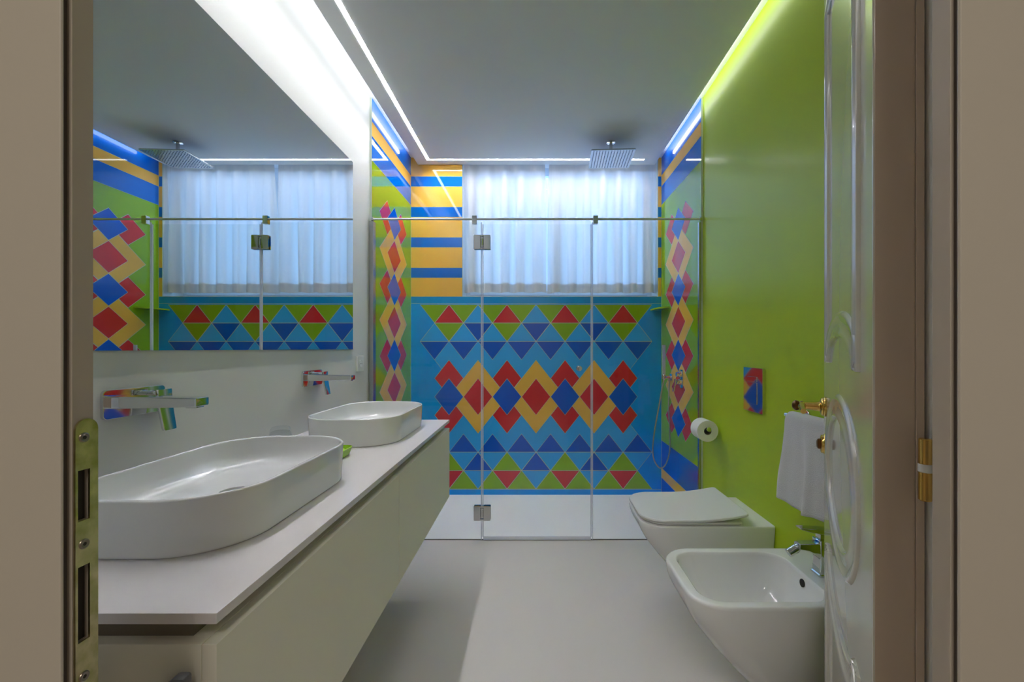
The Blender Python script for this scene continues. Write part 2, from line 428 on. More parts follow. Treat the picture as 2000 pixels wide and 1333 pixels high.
# ------------------------------------------------------------------ curtains
def curtain(name, x0, x1, ztop, zbot, nple, y, seed, label, edge_r=0.0, edge_l=0.0, open_l=0.0, open_r=0.0):
    rnd = random.Random(seed)
    root = thing(name, label, 'curtain', ((x0+x1)/2, y, zbot), 0, 'curtains across the window')
    nx, nz = nple*24, 40
    ph = [rnd.uniform(-0.35, 0.35) for _ in range(nple+2)]; am = [rnd.uniform(0.6, 1.25) for _ in range(nple+2)]
    zh = zbot + 0.072; zs = ztop - 0.075
    def P(u, v):                       # v 0 top .. 1 bottom
        z = ztop + (zbot - ztop) * v
        s = u * nple; k = int(min(s, nple-1e-6)); fr = s - k
        A = am[k] * (1-fr) + am[k+1] * fr; p = ph[k]*(1-fr) + ph[k+1]*fr
        depth = 0.009 + 0.027 * min(1, v*1.5)
        c = math.cos(2*PI*s + p*v*2)
        sharp = math.copysign(abs(c) ** (1.0 if v > .2 else 1.6), c)
        yy = depth * A * sharp + 0.006 * math.sin(5.3*s + 3*v + seed)
        xx = x0 + (x1-x0)*u + 0.016 * math.sin(4*PI*s) * (0.4 + 0.6*v) / 2 + 0.01*v*math.sin(2.1*s+seed)*math.sin(PI*u)
        xx -= edge_r * v * max(0, u-0.9)*10; xx += edge_l * v * max(0, 0.1-u)*10
        cl_ = min(1.0, v/0.42)
        xx += open_r * cl_ * u**6 - open_l * cl_ * (1-u)**6
        zz = z + (0.004*math.cos(2*PI*s+1) if v > 0.97 else 0)
        return (xx - root.location.x, yy, zz - zbot)
    def sheet(nm, v0, v1, nzz, m, off=0.0):
        bm = nb(); G = []
        for j in range(nzz+1):
            v = v0 + (v1-v0)*j/nzz
            G.append([bm.verts.new(Vector(P(i/nx, v)) + Vector((0, off, 0))) for i in range(nx+1)])
        for j in range(nzz):
            for i in range(nx): bm.faces.new((G[j][i], G[j][i+1], G[j+1][i+1], G[j+1][i]))
        return fin(nm, bm, m, root, angle=180)
    H = ztop - zbot
    sheet('curtain_fabric', 0, 1, nz, M['curtain'])
    sheet('bottom_hem', (ztop - zh)/H, 1, 6, M['hem'], 0.0016)
    sheet('heading_tape', 0, (ztop - zs)/H, 6, M['hem'], 0.0016)
    return root
curtain('window_curtain', -0.565, 0.078, 2.625, 1.592, 5, 3.436, 3, 'white gathered curtain on the left half of the window above the patterned wall', open_r=0.016)
curtain('window_curtain', 0.112, 0.9605, 2.625, 1.590, 7, 3.436, 11, 'white gathered curtain on the right half of the window, behind the shower head', open_l=0.016)
ct = thing('curtain_track', 'white curtain track above the window, carrying both white curtains', 'curtain track', (0.2, 3.436, 2.632))
boxo('rail', (WX0 + 0.002 - 0.2, WX1 - 0.002 - 0.2, -0.012, 0.012, 0.0, 0.026), M['plasticw'], ct, bev=0.002)

# ------------------------------------------------------------------ lights of the room
t = thing('led_strip', 'white recessed light line running in an L along the left and back of the ceiling', 'light strip', (0, 0, ZP))
lx = -0.813; ly = 3.298; lw = 0.011
bm = nb()
box(bm, lx-lw, lx+lw, PYN+0.03, ly+lw, -0.0006, -0.0002); box(bm, lx+lw, 0.828, ly-lw, ly+lw, -0.0006, -0.0002)
fin('diffuser', bm, M['led'], t)
for nm, x0, x1, lab in (('cove_light', PXL-0.012, PXL-0.001, 'hidden light strip glowing in the ceiling gap above the left white wall'),
                        ('cove_light', PXR+0.001, PXR+0.012, 'hidden light strip glowing in the ceiling gap above the lime green wall')):
    tag(boxo(nm, (x0, x1, PYN + 0.02, 3.26, 2.612, 2.632), M['cove']), lab, 'light strip', 'cove lights along the side walls')

# ------------------------------------------------------------------ mirror
t = thing('wall_mirror', 'large frameless mirror on the left wall above the basins', 'mirror', (XL, 1.4, 1.145))
boxo('mirror_backing', (0.0, 0.003, -0.80, 0.930, 0.001, 1.005), M['mirrorback'], t)
boxo('mirror_pane', (0.003, 0.007, -0.80, 0.932, 0.0, 1.006), M['mirror'], t)

# ------------------------------------------------------------------ vanity
ZT = 0.792; CX = -0.430; CY0, CY1 = 0.586, 2.183
cb = thing('vanity_cabinet', 'long wall hung off-white cabinet with two handleless drawers under the basins', 'cabinet', (-0.7, 1.38, 0.406))
def L(a): return (a[0]+0.7, a[1]+0.7, a[2]-1.38, a[3]-1.38, a[4]-0.406, a[5]-0.406)
bm = nb(); box(bm, *L((XL+0.001, CX-0.0205, CY0, CY1, 0.406, 0.750)), bev=0.001)
fin('body', bm, M['cab'], cb)
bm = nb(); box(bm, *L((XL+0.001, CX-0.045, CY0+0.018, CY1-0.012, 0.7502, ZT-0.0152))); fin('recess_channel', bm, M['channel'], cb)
for y0, y1 in ((CY0, 1.3735), (1.3785, CY1)):
    bm = nb(); box(bm, *L((CX-0.020, CX, y0, y1, 0.406, 0.750)), bev=0.0012)
    fin('drawer_front', bm, M['cab'], cb)
bm = nb()
tube(bm, spline([(-0.487+0.7, CY0+0.001-1.38, 0.690-0.406), (-0.482+0.7, CY0-0.014-1.38, 0.700-0.406), (-0.462+0.7, CY0-0.020-1.38, 0.716-0.406)], 6), [0.009]*12+[0.008], 12)
box(bm, -0.470+0.7, -0.452+0.7, CY0-0.028-1.38, CY0-0.012-1.38, 0.630-0.406, 0.724-0.406, bev=0.004)
fin('handle', bm, M['grey'], cb)
ctop = boxo('countertop', (XL, CX, CY0, CY1, ZT-0.015, ZT), M['counter'], bev=0.0012)
tag(ctop, 'thin white countertop running under both basins', 'countertop')

def basin(loc, label):
    root = thing('vessel_basin', label, 'basin', loc, 0, 'vessel basins on the countertop')
    hx, hy, H = 0.177, 0.276, 0.102
    def R(dx, z, r): return [(x, y, z) for x, y in rrect(-hx+dx, hx-dx, -hy+dx, hy-dx, r, 14)]
    bm = nb()
    rings = [R(0.012, 0.0, 0.125), R(0.008, 0.0005, 0.13), R(0.0055, 0.003, 0.132), R(0.005, 0.006, 0.132), R(0.0, H-0.004, 0.137), R(0.0006, H-0.0015, 0.1365), R(0.0025, H, 0.135),
             R(0.0055, H, 0.132), R(0.0075, H-0.0015, 0.13), R(0.0085, H-0.005, 0.129)]
    prof = [(0.011, 0.080), (0.014, 0.062), (0.020, 0.047), (0.028, 0.0375), (0.040, 0.0315), (0.060, 0.0285), (0.1, 0.0265)]
    for dx, z in prof: rings.append(R(dx, z, 0.137-dx))
    rings.append([(0.028*math.cos(2*PI*i/60 + PI*1.25), 0.028*math.sin(2*PI*i/60 + PI*1.25), 0.024) for i in range(60)])
    loft(bm, rings)
    fin('bowl', bm, M['cer'], root, angle=60)
    bm = nb(); revolve(bm, (0, 0, 0.0238), (0, 0, 1), [(0, 0.031), (0.004, 0.0315), (0.0055, 0.030), (0.006, 0.020), (0.0068, 0.001)], 40)
    fin('drain_cap', bm, M['chrome'], root)
    return root
BX = -0.6935
basin((BX, 1.003, ZT), 'white oval vessel basin nearest the camera, on the countertop')
basin((BX, 1.834, ZT), 'white oval vessel basin at the far end of the countertop')

def faucet(yc, label):
    root = thing('wall_faucet', label, 'faucet', (XL, yc, 1.02), 0, 'wall faucets over the basins')
    bm = nb(); plate(bm, rrect(-0.083, 0.083, -0.034, 0.034, 0.010, 5), 'x', 0.0, 0.007, 0.0015)
    fin('wall_plate', bm, M['chrome'], root)
    # spout: flat bar reaching out over the basin
    bm = nb(); y0 = -0.040; L_ = 0.200
    prof = [(0.006, 0.024, 0.0145), (0.02, 0.0235, 0.0142), (0.10, 0.022, 0.0125), (L_-0.006, 0.021, 0.0108), (L_-0.001, 0.020, 0.0100), (L_, 0.018, 0.008)]
    loft(bm, [[(h, y0 + y, 0.004 + z) for y, z in rrect(-a, a, -b, b, 0.0035, 4)] for h, a, b in prof])
    box(bm, L_-0.032, L_-0.006, y0-0.012, y0+0.012, -0.0105, -0.003, bev=0.0015)
    fin('spout', bm, M['chrome'], root)
    bm = nb(); y1 = 0.042
    cyl(bm, (0.006, y1, 0.006), (0.034, y1, 0.006), 0.017, 28, 0.0015)
    fin('handle_hub', bm, M['chrome'], root)
    bm = nb()
    loft(bm, [[(x, y1 + y*s_ + dy, z) for x, y in rrect(0.034+a, 0.042+a, -0.022, 0.022, 0.003, 4)]
              for z, s_, a, dy in ((0.026, 0.95, 0, 0), (0.024, 1, 0, 0), (-0.01, 1.0, 0.001, 0.001), (-0.074, 0.9, 0.012, 0.002), (-0.077, 0.84, 0.0125, 0.002))])
    fin('lever', bm, M['chrome'], root)
    return root
faucet(1.066, 'chrome wall faucet above the near basin')
faucet(1.915, 'chrome wall faucet above the far basin')

# tumbler upside down between the basins, green soap dish
t = thing('glass_tumbler', 'clear glass tumbler turned upside down on the countertop between the basins', 'glass', (-0.835, 1.425, ZT))
bm = nb()
revolve(bm, (0, 0, 0), (0, 0, 1), [(0.0, 0.0375), (0.0006, 0.0385), (0.03, 0.037), (0.075, 0.0335), (0.093, 0.030), (0.1, 0.026), (0.102, 0.020), (0.1015, 0.001)], 40, cap=False)
revolve(bm, (0, 0, 0), (0, 0, 1), [(0.0, 0.0375), (0.0006, 0.036), (0.03, 0.0345), (0.075, 0.031), (0.085, 0.028), (0.088, 0.020), (0.088, 0.001)], 40, cap=False)
fin('tumbler_body', bm, M['tumbler'], t)
t = thing('soap_dish', 'small bright green soap dish on the countertop behind the near basin', 'soap dish', (-0.655, 1.43, ZT))
bm = nb(); prof = [(0.004, 0.0), (0.0, 0.003), (-0.004, 0.018), (-0.007, 0.028), (-0.005, 0.029), (-0.002, 0.020), (0.004, 0.008)]
loft(bm, [[(x, y, z) for x, y in rrect(-0.032+d, 0.032-d, -0.045+d, 0.045-d, 0.022, 6)] for d, z in prof])
fin('dish', bm, M['soap'], t)
bm = nb(); prof = [(0.008, 0.0085), (0.004, 0.012), (0.004, 0.02), (0.010, 0.025)]
loft(bm, [[(x, y, z) for x, y in rrect(-0.026+d, 0.026-d, -0.038+d, 0.038-d, 0.018, 6)] for d, z in prof])
tag(fin('soap_bar', bm, M['soap']), 'bright green soap bar lying in the small green dish', 'soap').location = (-0.655, 1.43, ZT)

# wall socket
t = thing('wall_socket', 'white wall socket to the right of the mirror beside the shower glass', 'socket', (XL, 2.43, 1.065))
bm = nb(); plate(bm, rrect(-0.043, 0.043, -0.043, 0.043, 0.006, 4), 'x', 0.0, 0.011, 0.002); fin('cover_plate', bm, M['plasticw'], t)
bm = nb(); revolve(bm, (0.0112, 0, 0), (1, 0, 0), [(0, 0.021), (0.0014, 0.021), (0.0014, 0.0195), (0.0003, 0.0185), (0.0003, 0.001)], 32); fin('socket_well', bm, M['plasticw'], t)
bm = nb()
for dy in (-0.0095, 0.0095): cyl(bm, (0.0113, dy, 0), (0.0120, dy, 0), 0.0026, 12)
fin('pin_holes', bm, M['dark'], t)

# ------------------------------------------------------------------ shower glass
def hinge(parent, x, z):
    bm = nb()
    for sx in (-1, 1):
        plate(bm, rrect(min(sx*0.009, sx*0.050), max(sx*0.009, sx*0.050), -0.043, 0.043, 0.004, 3), 'y', -0.005, -0.017, 0.0025)
        plate(bm, rrect(min(sx*0.009, sx*0.050), max(sx*0.009, sx*0.050), -0.043, 0.043, 0.004, 3), 'y', 0.005, 0.017, 0.0025)
    box(bm, -0.009, 0.009, -0.013, 0.013, -0.030, 0.030, bev=0.003)
    cyl(bm, (0, -0.013, -0.020), (0, -0.013, 0.020), 0.007, 16, 0.001)
    for sz in (-1, 1): box(bm, -0.011, 0.011, -0.014, 0.014, sz*0.033, sz*0.043, bev=0.002)
    o = fin('hinge', bm, M['chrome'], parent); o.location = (x, 0, z); return o
GZ = 1.905
XH = bx_ and (942-1045)*YG/F; XD = (1156-1045)*YG/F
gl = thing('shower_screen', 'fixed clear glass panel on the left side of the shower, beside the far basin', 'shower screen', (-0.6, YG, 0.0), 0, 'fixed glass panels of the shower')
boxo('glass_pane', (TXL+0.6, XH-0.004+0.6, -0.004, 0.004, 0.006, GZ), M['glass'], gl)
bm = nb(); box(bm, XL+0.6+0.001, TXL+0.6+0.014, -0.030, -0.0145, 0.0, GZ, bev=0.001); box(bm, TXL+0.6, TXL+0.6+0.014, -0.0145, 0.011, 0.0, GZ, bev=0.001)
fin('wall_channel', bm, M['satin'], gl)
boxo('edge_seal', (XH-0.008+0.6, XH-0.003+0.6, -0.0048, 0.0048, 0.006, GZ), M['seal'], gl)
sd = thing('shower_door', 'hinged clear glass door in the middle of the shower screen', 'shower door', (XH, YG, 0.0))
boxo('glass_pane', (0.004, XD-XH-0.004, -0.004, 0.004, 0.022, GZ-0.012), M['glass'], sd)
hinge(sd, 0, CAMZ - (474-681)*YG/F); hinge(sd, 0, CAMZ - (1002-681)*YG/F)
boxo('edge_seal', (0.001, 0.0065, -0.0048, 0.0048, 0.022, GZ-0.012), M['seal'], sd)
boxo('edge_seal', (XD-XH-0.007, XD-XH-0.002, -0.0048, 0.0048, 0.022, GZ-0.012), M['seal'], sd)
bm = nb(); box(bm, 0.006, XD-XH-0.006, -0.006, 0.006, 0.005, 0.024, bev=0.002); fin('bottom_seal', bm, M['seal'], sd)
bm = nb(); kx = (1131-1045)*YG/F - XH; kz = CAMZ - (720-681)*YG/F
revolve(bm, (kx, -0.004, kz), (0, -1, 0), [(0, 0.009), (0.003, 0.010), (0.012, 0.011), (0.020, 0.015), (0.026, 0.015), (0.028, 0.012)], 28)
revolve(bm, (kx, 0.004, kz), (0, 1, 0), [(0, 0.009), (0.003, 0.010), (0.012, 0.011), (0.020, 0.015), (0.026, 0.015), (0.028, 0.012)], 28)
fin('door_knob', bm, M['chrome'], sd)
gr = thing('shower_screen', 'fixed clear glass panel on the right side of the shower, behind the toilet', 'shower screen', (0.66, YG, 0.0), 0, 'fixed glass panels of the shower')
boxo('glass_pane', (XD+0.004-0.66, TXR-0.66, -0.004, 0.004, 0.006, GZ), M['glass'], gr)
boxo('wall_channel', (TXR-0.66-0.012, TXR-0.66, -0.011, 0.011, 0.0, GZ), M['satin'], gr, bev=0.001)
boxo('edge_seal', (XD+0.002-0.66, XD+0.006-0.66, -0.0048, 0.0048, 0.006, GZ), M['seal'], gr)
sb = thing('support_bar', 'slim chrome bar along the top of the shower glass from wall to wall', 'bar', (0, YG, GZ))
bm = nb(); cyl(bm, (TXL+0.012, -0.022, 0.0135), (TXR-0.004, -0.022, 0.0135), 0.0065, 16)
fin('rod', bm, M['wand'], sb)
for px in (928, 1162):
    x = (px-1045)*YG/F
    bm = nb(); box(bm, x-0.0145, x+0.0145, -0.034, -0.0052, -0.016, 0.032, bev=0.002); fin('glass_clamp', bm, M['chrome'], sb)
for x, s_ in ((TXL, 1), (TXR, -1)):
    bm = nb(); cyl(bm, (x+0.0002*s_, -0.022, 0.0135), (x+0.014*s_, -0.022, 0.0135), 0.011, 20, 0.001); fin('wall_mount', bm, M['chrome'], sb)

# ------------------------------------------------------------------ shower fittings
sh = thing('rain_shower_head', 'large square chrome rain shower head hanging from the ceiling', 'shower head', (0.528, 3.02, 2.465), math.radians(-3))
bm = nb(); plate(bm, rrect(-0.146, 0.146, -0.146, 0.146, 0.006, 4), 'z', 0.004, 0.009, 0.001); plate(bm, rrect(-0.146, 0.146, -0.146, 0.146, 0.006, 4), 'z', 0.004, 0.0, 0.001)
revolve(bm, (0, 0, 0.008), (0, 0, 1), [(0, 0.026), (0.004, 0.026), (0.010, 0.018), (0.016, 0.0125)], 28)
fin('head_plate', bm, M['satin'], sh)
bm = nb()
for i in range(14):
    for j in range(14):
        x = -0.128 + 0.256*i/13; y = -0.128 + 0.256*j/13
        revolve(bm, (x, y, 0.0005), (0, 0, -1), [(0, 0.0036), (0.003, 0.0026)], 6)
tag(fin('nozzles', bm, M['grey'], sh), kind='stuff')
bm = nb(); cyl(bm, (0, 0, 0.022), (0, 0, ZP-2.465-0.006), 0.0115, 24); fin('ceiling_arm', bm, M['chrome'], sh)
bm = nb(); revolve(bm, (0, 0, ZP-2.465), (0, 0, -1), [(0, 0.030), (0.004, 0.030), (0.006, 0.028), (0.009, 0.013)], 32); fin('ceiling_flange', bm, M['chrome'], sh)

yh = 3.135; zh = 0.943
hs = thing('hand_shower', 'slim chrome hand shower in a wall holder with a long hanging hose', 'hand shower', (TXR, yh, zh))
bm = nb()
plate(bm, rrect(-0.024, 0.024, -0.024, 0.024, 0.004, 3), 'x', 0.0, -0.010, 0.002)
cyl(bm, (-0.009, 0, 0), (-0.045, 0, 0), 0.010, 18, 0.001); cyl(bm, (-0.060, 0, -0.013), (-0.060, 0, 0.016), 0.0135, 20, 0.002)
cyl(bm, (-0.020, 0, -0.008), (-0.020, 0, -0.030), 0.008, 16)
fin('holder', bm, M['chrome'], hs)
bm = nb(); revolve(bm, (-0.060, 0, -0.020), (0, 0, 1), [(0, 0.006), (0.015, 0.0085), (0.037, 0.0095), (0.04, 0.0095)], 18)
plate(bm, rrect(-0.071, -0.049, -0.006, 0.006, 0.002, 3), 'z', 0.018, 0.232, 0.002)
fin('wand', bm, M['wand'], hs)
def HP(px, py, dy=0): v = at(px, py, yh+dy); return (v.x-TXR, dy, v.z-zh)
bm = nb(); tube(bm, spline([(-0.060, 0, -0.018), HP(1293, 760), HP(1286, 800), HP(1278, 845), HP(1275, 880), HP(1279, 902), HP(1290, 915), HP(1301, 906), HP(1308, 880), HP(1308, 840), HP(1306, 790), (-0.020, 0, -0.028)], 12), 0.0048, 12)
fin('hose', bm, M['hose'], hs)
# mixer
mx = thing('shower_mixer', 'chrome shower mixer valve on the right tiled wall beside the hand shower', 'shower valve', (TXR, 2.925, 0.945))
bm = nb(); plate(bm, rrect(-0.030, 0.030, -0.062, 0.062, 0.010, 4), 'x', 0.0, -0.006, 0.0015); fin('cover_plate', bm, M['chrome'], mx)
for z in (0.030, -0.022):
    bm = nb(); revolve(bm, (-0.005, 0, z), (-1, 0, 0), [(0, 0.021), (0.016, 0.021), (0.018, 0.019), (0.019, 0.017), (0.032, 0.017), (0.034, 0.015)], 28)
    fin('knob', bm, M['chrome'], mx)
bm = nb(); loft(bm, [[(x, y, z) for x, y in rrect(-0.050-a, -0.040-a, -0.011, 0.011, 0.003, 3)] for z, a in ((0.0, 0), (-0.03, 0.002), (-0.085, 0.012))])
fin('lever', bm, M['chrome'], mx)

# corner shelf
bm = nb()
pts = [(0, 0)] + [(-0.085*math.cos(a)**0.8, -0.215*math.sin(a)**0.8) for a in [PI/2*k/12 for k in range(13)]]
lo = [bm.verts.new((x, y, 0)) for x, y in pts]; hi = [bm.verts.new((x, y, 0.010)) for x, y in pts]
bm.faces.new(lo); bm.faces.new(hi)
for i in range(len(pts)): bm.faces.new((lo[i], lo[(i+1) % len(pts)], hi[(i+1) % len(pts)], hi[i]))
o = fin('corner_shelf', bm, M['greenglass']); o.location = (TXR - 0.0016, TYB - 0.0016, 1.447)
tag(o, 'small thin green corner shelf in the right corner of the shower', 'shelf')
# ------------------------------------------------------------------ toilet and bidet
def body(bm, prof, hwf, inner=None):
    """prof: (z, front x, half width, corner radius), back at x=0 (wall), local x negative to the room"""
    rings = []
    for z, xf, hw, r in prof:
        rings.append([(x, y, z) for x, y in rrect(xf, -0.0005, -hw, hw, [r, 0.006, 0.006, r], 12)])
    return rings
W = -0.570
base = [(0.085, -0.300, 0.095, 0.05), (0.088, -0.318, 0.108, 0.07), (0.10, -0.335, 0.118, 0.08), (0.14, -0.373, 0.132, 0.09), (0.19, -0.420, 0.146, 0.095), (0.25, -0.474, 0.160, 0.10), (0.316, -0.526, 0.1725, 0.10),
        (0.355, -0.549, 0.178, 0.10), (0.385, -0.560, 0.181, 0.098)]
base = [(z, x*0.975, h, r_) for z, x, h, r_ in base]
# toilet
ty = 1.984
tl = thing('toilet', 'white wall hung toilet with closed lid on the lime green wall', 'toilet', (XR, ty, 0.0))
bm = nb(); pr = base + [(0.402, -0.549, 0.182, 0.098), (0.407, -0.547, 0.180, 0.097), (0.408, -0.543, 0.177, 0.095)]
loft(bm, body(bm, pr, 0)); fin('bowl', bm, M['cer'], tl, angle=50)
def lidmesh(name, x0, x1, hw, z0, th, rise, rf, m, parent, nx=36, ny=12, side_in=0.0):
    bm = nb(); 
    def hwid(x):
        d = x - x0
        h = hw - side_in * max(0, (x - x0)/(x1-x0) - 0.5)
        if d < rf: h -= rf - math.sqrt(max(0, rf*rf - (rf-d)**2))
        e_ = x1 - x
        if e_ < 0.02: h -= 0.02 - math.sqrt(max(0, 0.02**2 - (0.02-e_)**2))
        return h
    def zoff(x):
        u = (x-x0)/(x1-x0); return rise * max(0, (u-0.45)/0.55)**2
    xs = [x0 + (x1-x0)*(0.5-0.5*math.cos(PI*i/nx)) for i in range(nx+1)]
    rings = []
    for k, (ins, dz) in enumerate(((0.012, 0), (0.004, 0.0005), (0.0, 0.004), (0.0, th-0.004), (0.0015, th-0.0012), (0.004, th))):
        ring = []
        pts = [(x, -hwid(x)) for x in xs] + [(x, hwid(x)) for x in reversed(xs[1:-1])] 
        cx = (x0+x1)/2
        for x, y in pts:
            fx = 1 - ins/((x1-x0)/2); fy = 1 - ins/hw
            ring.append((cx + (x-cx)*fx, y*fy, z0 + dz + zoff(x)))
        rings.append(ring)
    R = [[bm.verts.new(p) for p in r] for r in rings]; n = len(R[0])
    for a, b in zip(R, R[1:]):
        for i in range(n): bm.faces.new((a[i], a[(i+1) % n], b[(i+1) % n], b[i]))
    for r in (R[0], R[-1]):                       # cross-strips: vertex i on one side with n-i on the other
        bm.faces.new((r[0], r[1], r[n-1]))
        for i in range(1, nx-1): bm.faces.new((r[i], r[i+1], r[n-i-1], r[n-i]))
        bm.faces.new((r[nx-1], r[nx], r[nx+1]))
    return fin(name, bm, m, parent, angle=50)
lidmesh('seat', -0.542, -0.125, 0.171, 0.4095, 0.012, 0.0, 0.10, M['lid'], tl)
lidmesh('lid', -0.551, -0.106, 0.181, 0.4225, 0.013, 0.026, 0.105, M['lid'], tl)
for s_ in (-1, 1):
    bm = nb(); cyl(bm, (-0.150, s_*0.075, 0.4075), (-0.150, s_*0.075, 0.440), 0.012, 20, 0.002); fin('lid_hinge', bm, M['satin'], tl)
# bidet
by = 1.400
bd = thing('bidet', 'white wall hung bidet in front of the toilet, beside the open door', 'bidet', (XR, by, 0.0))
bm = nb(); pr = base + [(0.412, -0.549, 0.184, 0.10), (0.419, -0.547, 0.1825, 0.098), (0.422, -0.543, 0.180, 0.096), (0.423, -0.539, 0.176, 0.094)]
rg = body(bm, pr, 0)
def inn(x0, x1, hw, z, r): return [(x, y, z) for x, y in rrect(x0, x1, -hw, hw, r, 12)]
rg += [inn(-0.517, -0.130, 0.156, 0.4225, 0.07), inn(-0.512, -0.134, 0.152, 0.419, 0.068), inn(-0.508, -0.136, 0.149, 0.410, 0.066), inn(-0.500, -0.140, 0.142, 0.36, 0.066),
       inn(-0.480, -0.155, 0.130, 0.31, 0.07), inn(-0.455, -0.185, 0.108, 0.275, 0.07), inn(-0.40, -0.23, 0.075, 0.262, 0.05), inn(-0.335, -0.285, 0.024, 0.258, 0.022)]
loft(bm, rg); fin('bowl', bm, M['cer'], bd, angle=50)
bm = nb(); revolve(bm, (-0.31, 0, 0.2585), (0, 0, 1), [(0, 0.026), (0.003, 0.026), (0.004, 0.02), (0.004, 0.001)], 28); fin('drain', bm, M['chrome'], bd)
bm = nb(); revolve(bm, (-0.1375, 0, 0.393), (-1, 0, 0.1), [(0, 0.0125), (0.0022, 0.0125)], 28)
fin('overflow_hole', bm, M['dark'], bd)
# bidet tap
tp = thing('bidet_tap', 'chrome single lever tap on the back rim of the bidet', 'tap', (0.928, by, 0.4228))
bm = nb()
loft(bm, [[(x, y, z) for x, y in rrect(-a, a, -a, a, 0.006, 4)] for z, a in ((0, 0.026), (0.006, 0.026), (0.008, 0.0225), (0.060, 0.0215), (0.112, 0.0225), (0.114, 0.021))])
fin('tap_body', bm, M['chrome'], tp)
bm = nb()
loft(bm, [[(x, y, z) for y, z in rrect(-0.020*s_, 0.020*s_, zc-h, zc+h, 0.005, 4)] for x, s_, zc, h in ((-0.018, 1, 0.078, 0.026), (-0.035, .98, 0.085, 0.018), (-0.055, .94, 0.090, 0.0125), (-0.080, .85, 0.091, 0.010), (-0.083, .8, 0.091, 0.009))])
fin('spout', bm, M['chrome'], tp)
bm = nb(); revolve(bm, (-0.073, 0, 0.090), (-1, 0, -0.62), [(0, 0.010), (0.006, 0.0125), (0.012, 0.0115), (0.014, 0.0135), (0.044, 0.0135), (0.046, 0.012)], 24)
fin('aerator', bm, M['chrome'], tp)
bm = nb(); box(bm, -0.016, 0.020, -0.013, 0.013, 0.113, 0.132, bev=0.002); fin('cartridge', bm, M['chrome'], tp)
bm = nb()
loft(bm, [[(x, y, z) for y, z in rrect(-0.018*s_, 0.018*s_, zc-h, zc+h, 0.002, 3)] for x, s_, zc, h in ((0.024, 1, 0.139, 0.007), (0.0, 1, 0.139, 0.008), (-0.045, .95, 0.144, 0.006), (-0.078, .85, 0.150, 0.0022))])
fin('lever', bm, M['chrome'], tp)

# flush plate
fp = thing('flush_plate', 'mirror chrome flush plate on the lime green wall above the toilet', 'flush plate', (XR, 1.972, 0.962))
bm = nb(); plate(bm, rrect(-0.086, 0.086, -0.100, 0.100, 0.003, 3), 'x', 0.0, -0.012, 0.001); fin('frame_plate', bm, M['chrome'], fp)
bm = nb(); plate(bm, rrect(-0.040, 0.046, -0.064, 0.034, 0.003, 3), 'x', -0.0121, -0.0145, 0.001); fin('large_button', bm, M['chrome'], fp)
bm = nb(); plate(bm, rrect(-0.040, 0.046, 0.038, 0.060, 0.003, 3), 'x', -0.0121, -0.0145, 0.001); fin('small_button', bm, M['chrome'], fp)

# toilet roll + holder
rh = thing('toilet_roll_holder', 'small chrome roll holder on the lime green wall', 'holder', (XR, 2.375, 0.718))
bm = nb(); revolve(bm, (0, 0.066, 0), (-1, 0, 0), [(0, 0.020), (0.006, 0.020), (0.007, 0.008), (0.064, 0.008)], 24)
tube(bm, spline([(-0.060, 0.066, 0), (-0.072, 0.064, 0), (-0.075, 0.052, 0), (-0.075, 0.0, 0), (-0.075, -0.062, 0)], 6), 0.0075, 14)
fin('holder_arm', bm, M['chrome'], rh)
bm = nb(); revolve(bm, (-0.075, -0.060, 0), (0, -1, 0), [(0, 0.009), (0.002, 0.0125), (0.007, 0.0125), (0.008, 0.011)], 24); fin('end_cap', bm, M['chrome'], rh)
tr = thing('toilet_roll', 'white toilet paper roll on the holder beside the shower glass', 'toilet roll', (XR-0.075, 2.375, 0.706))
bm = nb()
revolve(bm, (0, -0.05, 0), (0, 1, 0), [(0.0, 0.0205), (0.0, 0.054), (0.001, 0.0568), (0.003, 0.0575), (0.097, 0.0575), (0.099, 0.0568), (0.1, 0.054), (0.1, 0.0205)], 56, cap=False)
fin('paper', bm, M['paper'], tr)
bm = nb()
revolve(bm, (0, -0.0495, 0), (0, 1, 0), [(0.0, 0.0205), (0.099, 0.0205), (0.099, 0.0195), (0.0, 0.0195), (0.0, 0.0205)], 40, cap=False); fin('cardboard_core', bm, M['card'], tr)

